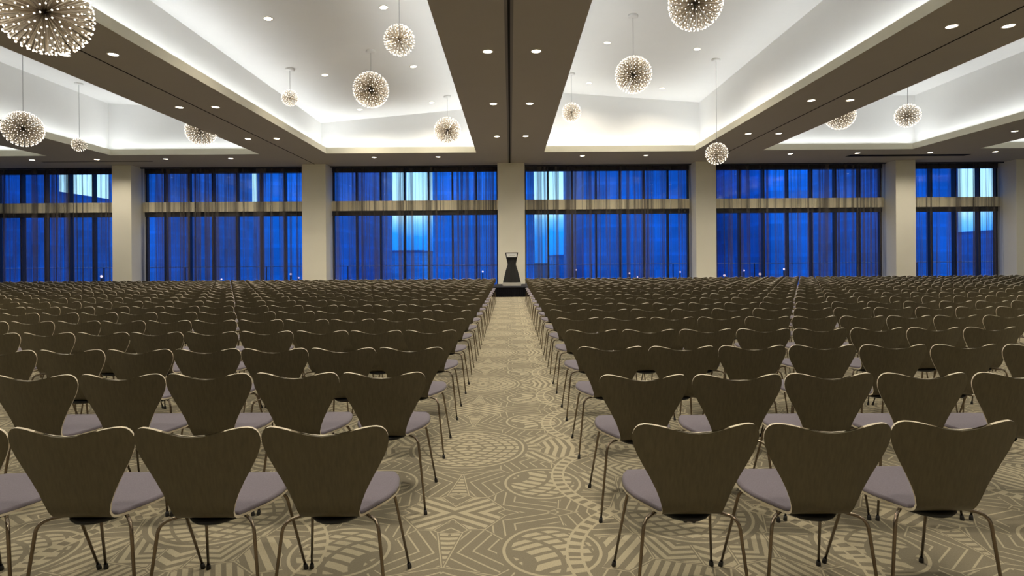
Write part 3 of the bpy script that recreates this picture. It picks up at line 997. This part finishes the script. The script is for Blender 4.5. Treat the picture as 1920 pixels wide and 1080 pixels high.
PEND = [
    ('big', -5.30, 6.50, 4.31, 'large spiky globe pendant cut off at the top left corner'),
    ('big', -13.11, 15.34, 5.05, 'large spiky globe pendant hanging at the left edge before the far left recess'),
    ('small', -14.52, 19.2, 5.41, 'smallest spiky globe pendant, hanging low above the leftmost column'),
    ('big', -9.85, 18.18, 5.62, 'spiky globe pendant half hidden behind the left ceiling beam'),
    ('small', -6.13, 15.91, 6.00, 'small spiky globe pendant on a short cord beside the left recess wall'),
    ('mid', -2.36, 12.25, 6.18, 'spiky globe pendant nearest the centre beam in the left recess, cord leaving the photo'),
    ('big', -3.69, 15.18, 5.99, 'spiky globe pendant in the middle of the left recess with a visible white canopy'),
    ('big', -2.17, 19.90, 5.96, 'pale spiky globe pendant against the far wall of the left recess'),
    ('mid', 2.13, 19.52, 6.47, 'spiky globe pendant tucked beside the centre beam in the right recess'),
    ('big', 3.21, 14.70, 6.19, 'spiky globe pendant in the middle of the right recess with a visible white canopy'),
    ('big', 3.29, 10.02, 5.94, 'large spiky globe pendant cut off at the top edge in the right recess'),
    ('mid', 6.30, 17.32, 4.62, 'spiky globe pendant hanging lowest on a long cord before the right beam'),
    ('big', 10.97, 18.88, 6.15, 'spiky globe pendant half hidden behind the right ceiling beam'),
    ('mid', 11.46, 16.38, 5.50, 'fully visible spiky globe pendant in the far right recess'),
]
for sz, x, y, z, lab in PEND:
    R = GL[sz][0]
    zt = zc_at(x)
    r = tag(empty('globe_pendant', (x, y, z)), lab, 'pendant light', 'spiky globe pendants')
    a, b_ = GM[sz]
    g = link_mesh('spoke_globe', a, r)
    l = link_mesh('led_tips', b_, g); l['kind'] = 'stuff'
    g.rotation_euler = (0.1 * x, 0.07 * y, x * y)
    bm = bmesh.new(); tube(bm, [(0, 0, R * .1), (0, 0, zt - z - .02)], .006, 6); build('cord', bm, M_CORD, r)
    bm = bmesh.new(); disc_lathe(bm, [(0, zt - z - .055), (.10, zt - z - .055), (.125, zt - z - .045), (.13, zt - z + .02), (0, zt - z + .02)], 24)
    build('canopy', bm, M_CANOPY, r, True)

# ------------------------------------------------------------------ outside: terrace, railing, city at dusk
bm = bmesh.new(); box(bm, -60, 60, YG + .32, 31, -.3, -.02); struct('terrace', bm, M_TERR)
bm = bmesh.new(); quad(bm, [(-900, 31, -9), (900, 31, -9), (900, 1500, -9), (-900, 1500, -9)]); struct('ground', bm, M_GROUND)
rl = tag(empty('terrace_railing', (0, 28, -.02)), 'thin pale handrail running outside behind the sheer curtains', 'railing')
bm = bmesh.new(); tube(bm, [(-45, 0, 1.19), (45, 0, 1.19)], .022, 8); build('handrail', bm, M_HAND, rl)
for x in range(-44, 45, 4):
    bm = bmesh.new(); box(bm, x - .02, x + .02, -.02, .02, 0, 1.18); build('post', bm, M_DARK, rl)

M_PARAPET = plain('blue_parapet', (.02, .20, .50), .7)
def tower(px0, px1, py, Y, dep, rgb0, label, sx=2.6, sz=3.6, lit=.01, seed=0, crown=True):
    xa = (px0 - 957) / 1067 * (Y if px0 < 957 else Y + dep)     # the corner that shows from the hall
    xb = (px1 - 957) / 1067 * (Y if px1 > 957 else Y + dep)
    zt = EYE + (486 - py) / 1067 * Y + 9
    w, h = xb - xa, zt
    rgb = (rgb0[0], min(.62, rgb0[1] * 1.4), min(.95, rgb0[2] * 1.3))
    crown = crown and py < 300
    r = tag(empty('office_tower', ((xa + xb) / 2, Y + dep / 2, -9)), label, 'building', 'buildings outside the windows')
    bm = bmesh.new(); box(bm, -w / 2, w / 2, -dep / 2, dep / 2, 0, h)
    build('facade', bm, tower_mat('facade_grid', rgb, sx, sz, lit, seed), r)
    bm = bmesh.new(); box(bm, -w / 2 - .3, w / 2 + .3, -dep / 2 - .3, dep / 2 + .3, h, h + .8); build('parapet', bm, M_PARAPET, r)
    if crown:
        bm = bmesh.new(); box(bm, -w / 4, w / 4, -dep / 4, dep / 4, h + .8, h + 4); build('plant_room', bm, M_DARK, r)
    return r
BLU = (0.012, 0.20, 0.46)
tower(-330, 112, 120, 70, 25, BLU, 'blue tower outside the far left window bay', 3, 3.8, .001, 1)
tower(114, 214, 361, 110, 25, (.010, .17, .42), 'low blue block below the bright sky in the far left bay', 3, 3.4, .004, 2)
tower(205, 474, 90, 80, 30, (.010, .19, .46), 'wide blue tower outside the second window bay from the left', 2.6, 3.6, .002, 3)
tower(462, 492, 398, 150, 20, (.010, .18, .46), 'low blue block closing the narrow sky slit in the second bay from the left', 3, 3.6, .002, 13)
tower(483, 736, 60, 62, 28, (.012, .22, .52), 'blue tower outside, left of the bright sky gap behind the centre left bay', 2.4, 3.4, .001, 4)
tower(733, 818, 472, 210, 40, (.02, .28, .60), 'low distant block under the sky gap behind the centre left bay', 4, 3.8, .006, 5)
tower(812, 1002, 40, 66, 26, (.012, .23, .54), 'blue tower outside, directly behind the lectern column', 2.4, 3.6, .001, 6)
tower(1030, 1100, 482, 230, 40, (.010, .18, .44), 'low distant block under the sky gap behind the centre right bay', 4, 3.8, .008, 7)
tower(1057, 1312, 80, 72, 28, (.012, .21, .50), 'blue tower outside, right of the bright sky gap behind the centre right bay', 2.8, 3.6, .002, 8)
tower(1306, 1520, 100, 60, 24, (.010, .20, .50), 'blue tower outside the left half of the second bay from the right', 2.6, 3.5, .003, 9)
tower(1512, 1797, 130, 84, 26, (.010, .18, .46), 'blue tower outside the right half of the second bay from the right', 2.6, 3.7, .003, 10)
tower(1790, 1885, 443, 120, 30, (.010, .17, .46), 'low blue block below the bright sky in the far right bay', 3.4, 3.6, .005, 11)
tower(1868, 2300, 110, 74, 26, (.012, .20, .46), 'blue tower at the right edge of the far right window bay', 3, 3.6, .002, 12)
# lit street lamps along the road below the terrace
LAMP = emit('street_lamp_glow', (1.0, .72, .78), 2.0); LAMP.cycles.emission_sampling = 'NONE'
LPX = [(415, 62), (1358, 50), (1180, 55), (1195, 70), (940, 64), (905, 58), (1080, 66), (1425, 44), (1395, 62), (1470, 52), (1275, 60), (545, 52), (190, 46), (130, 58), (560, 66)]
LPX = sorted(LPX)
for i, (px, Y) in enumerate(LPX):
    x = (px - 957) / 1067 * (Y - 18)
    Y = Y - 18
    zt = EYE - (20 + (i * 7) % 16) / 1067 * Y
    r = tag(empty('street_lamp', (x, Y, -9)), 'small lit street lamp outside the windows, %s of the row from the left' % ORD[i + 1], 'street lamp', 'street lamps outside the windows')
    bm = bmesh.new(); tube(bm, [(0, 0, 0), (0, 0, zt + 9 - .1)], .05, 6); build('pole', bm, M_DARK, r)
    bm = bmesh.new(); bmesh.ops.create_icosphere(bm, subdivisions=2, radius=.06, matrix=Matrix.Translation((0, 0, zt + 9))); build('lamp_globe', bm, LAMP, r, True)
print('chairs', len(spots_in), 'indiv', len(indiv), 'rest', len(rest))
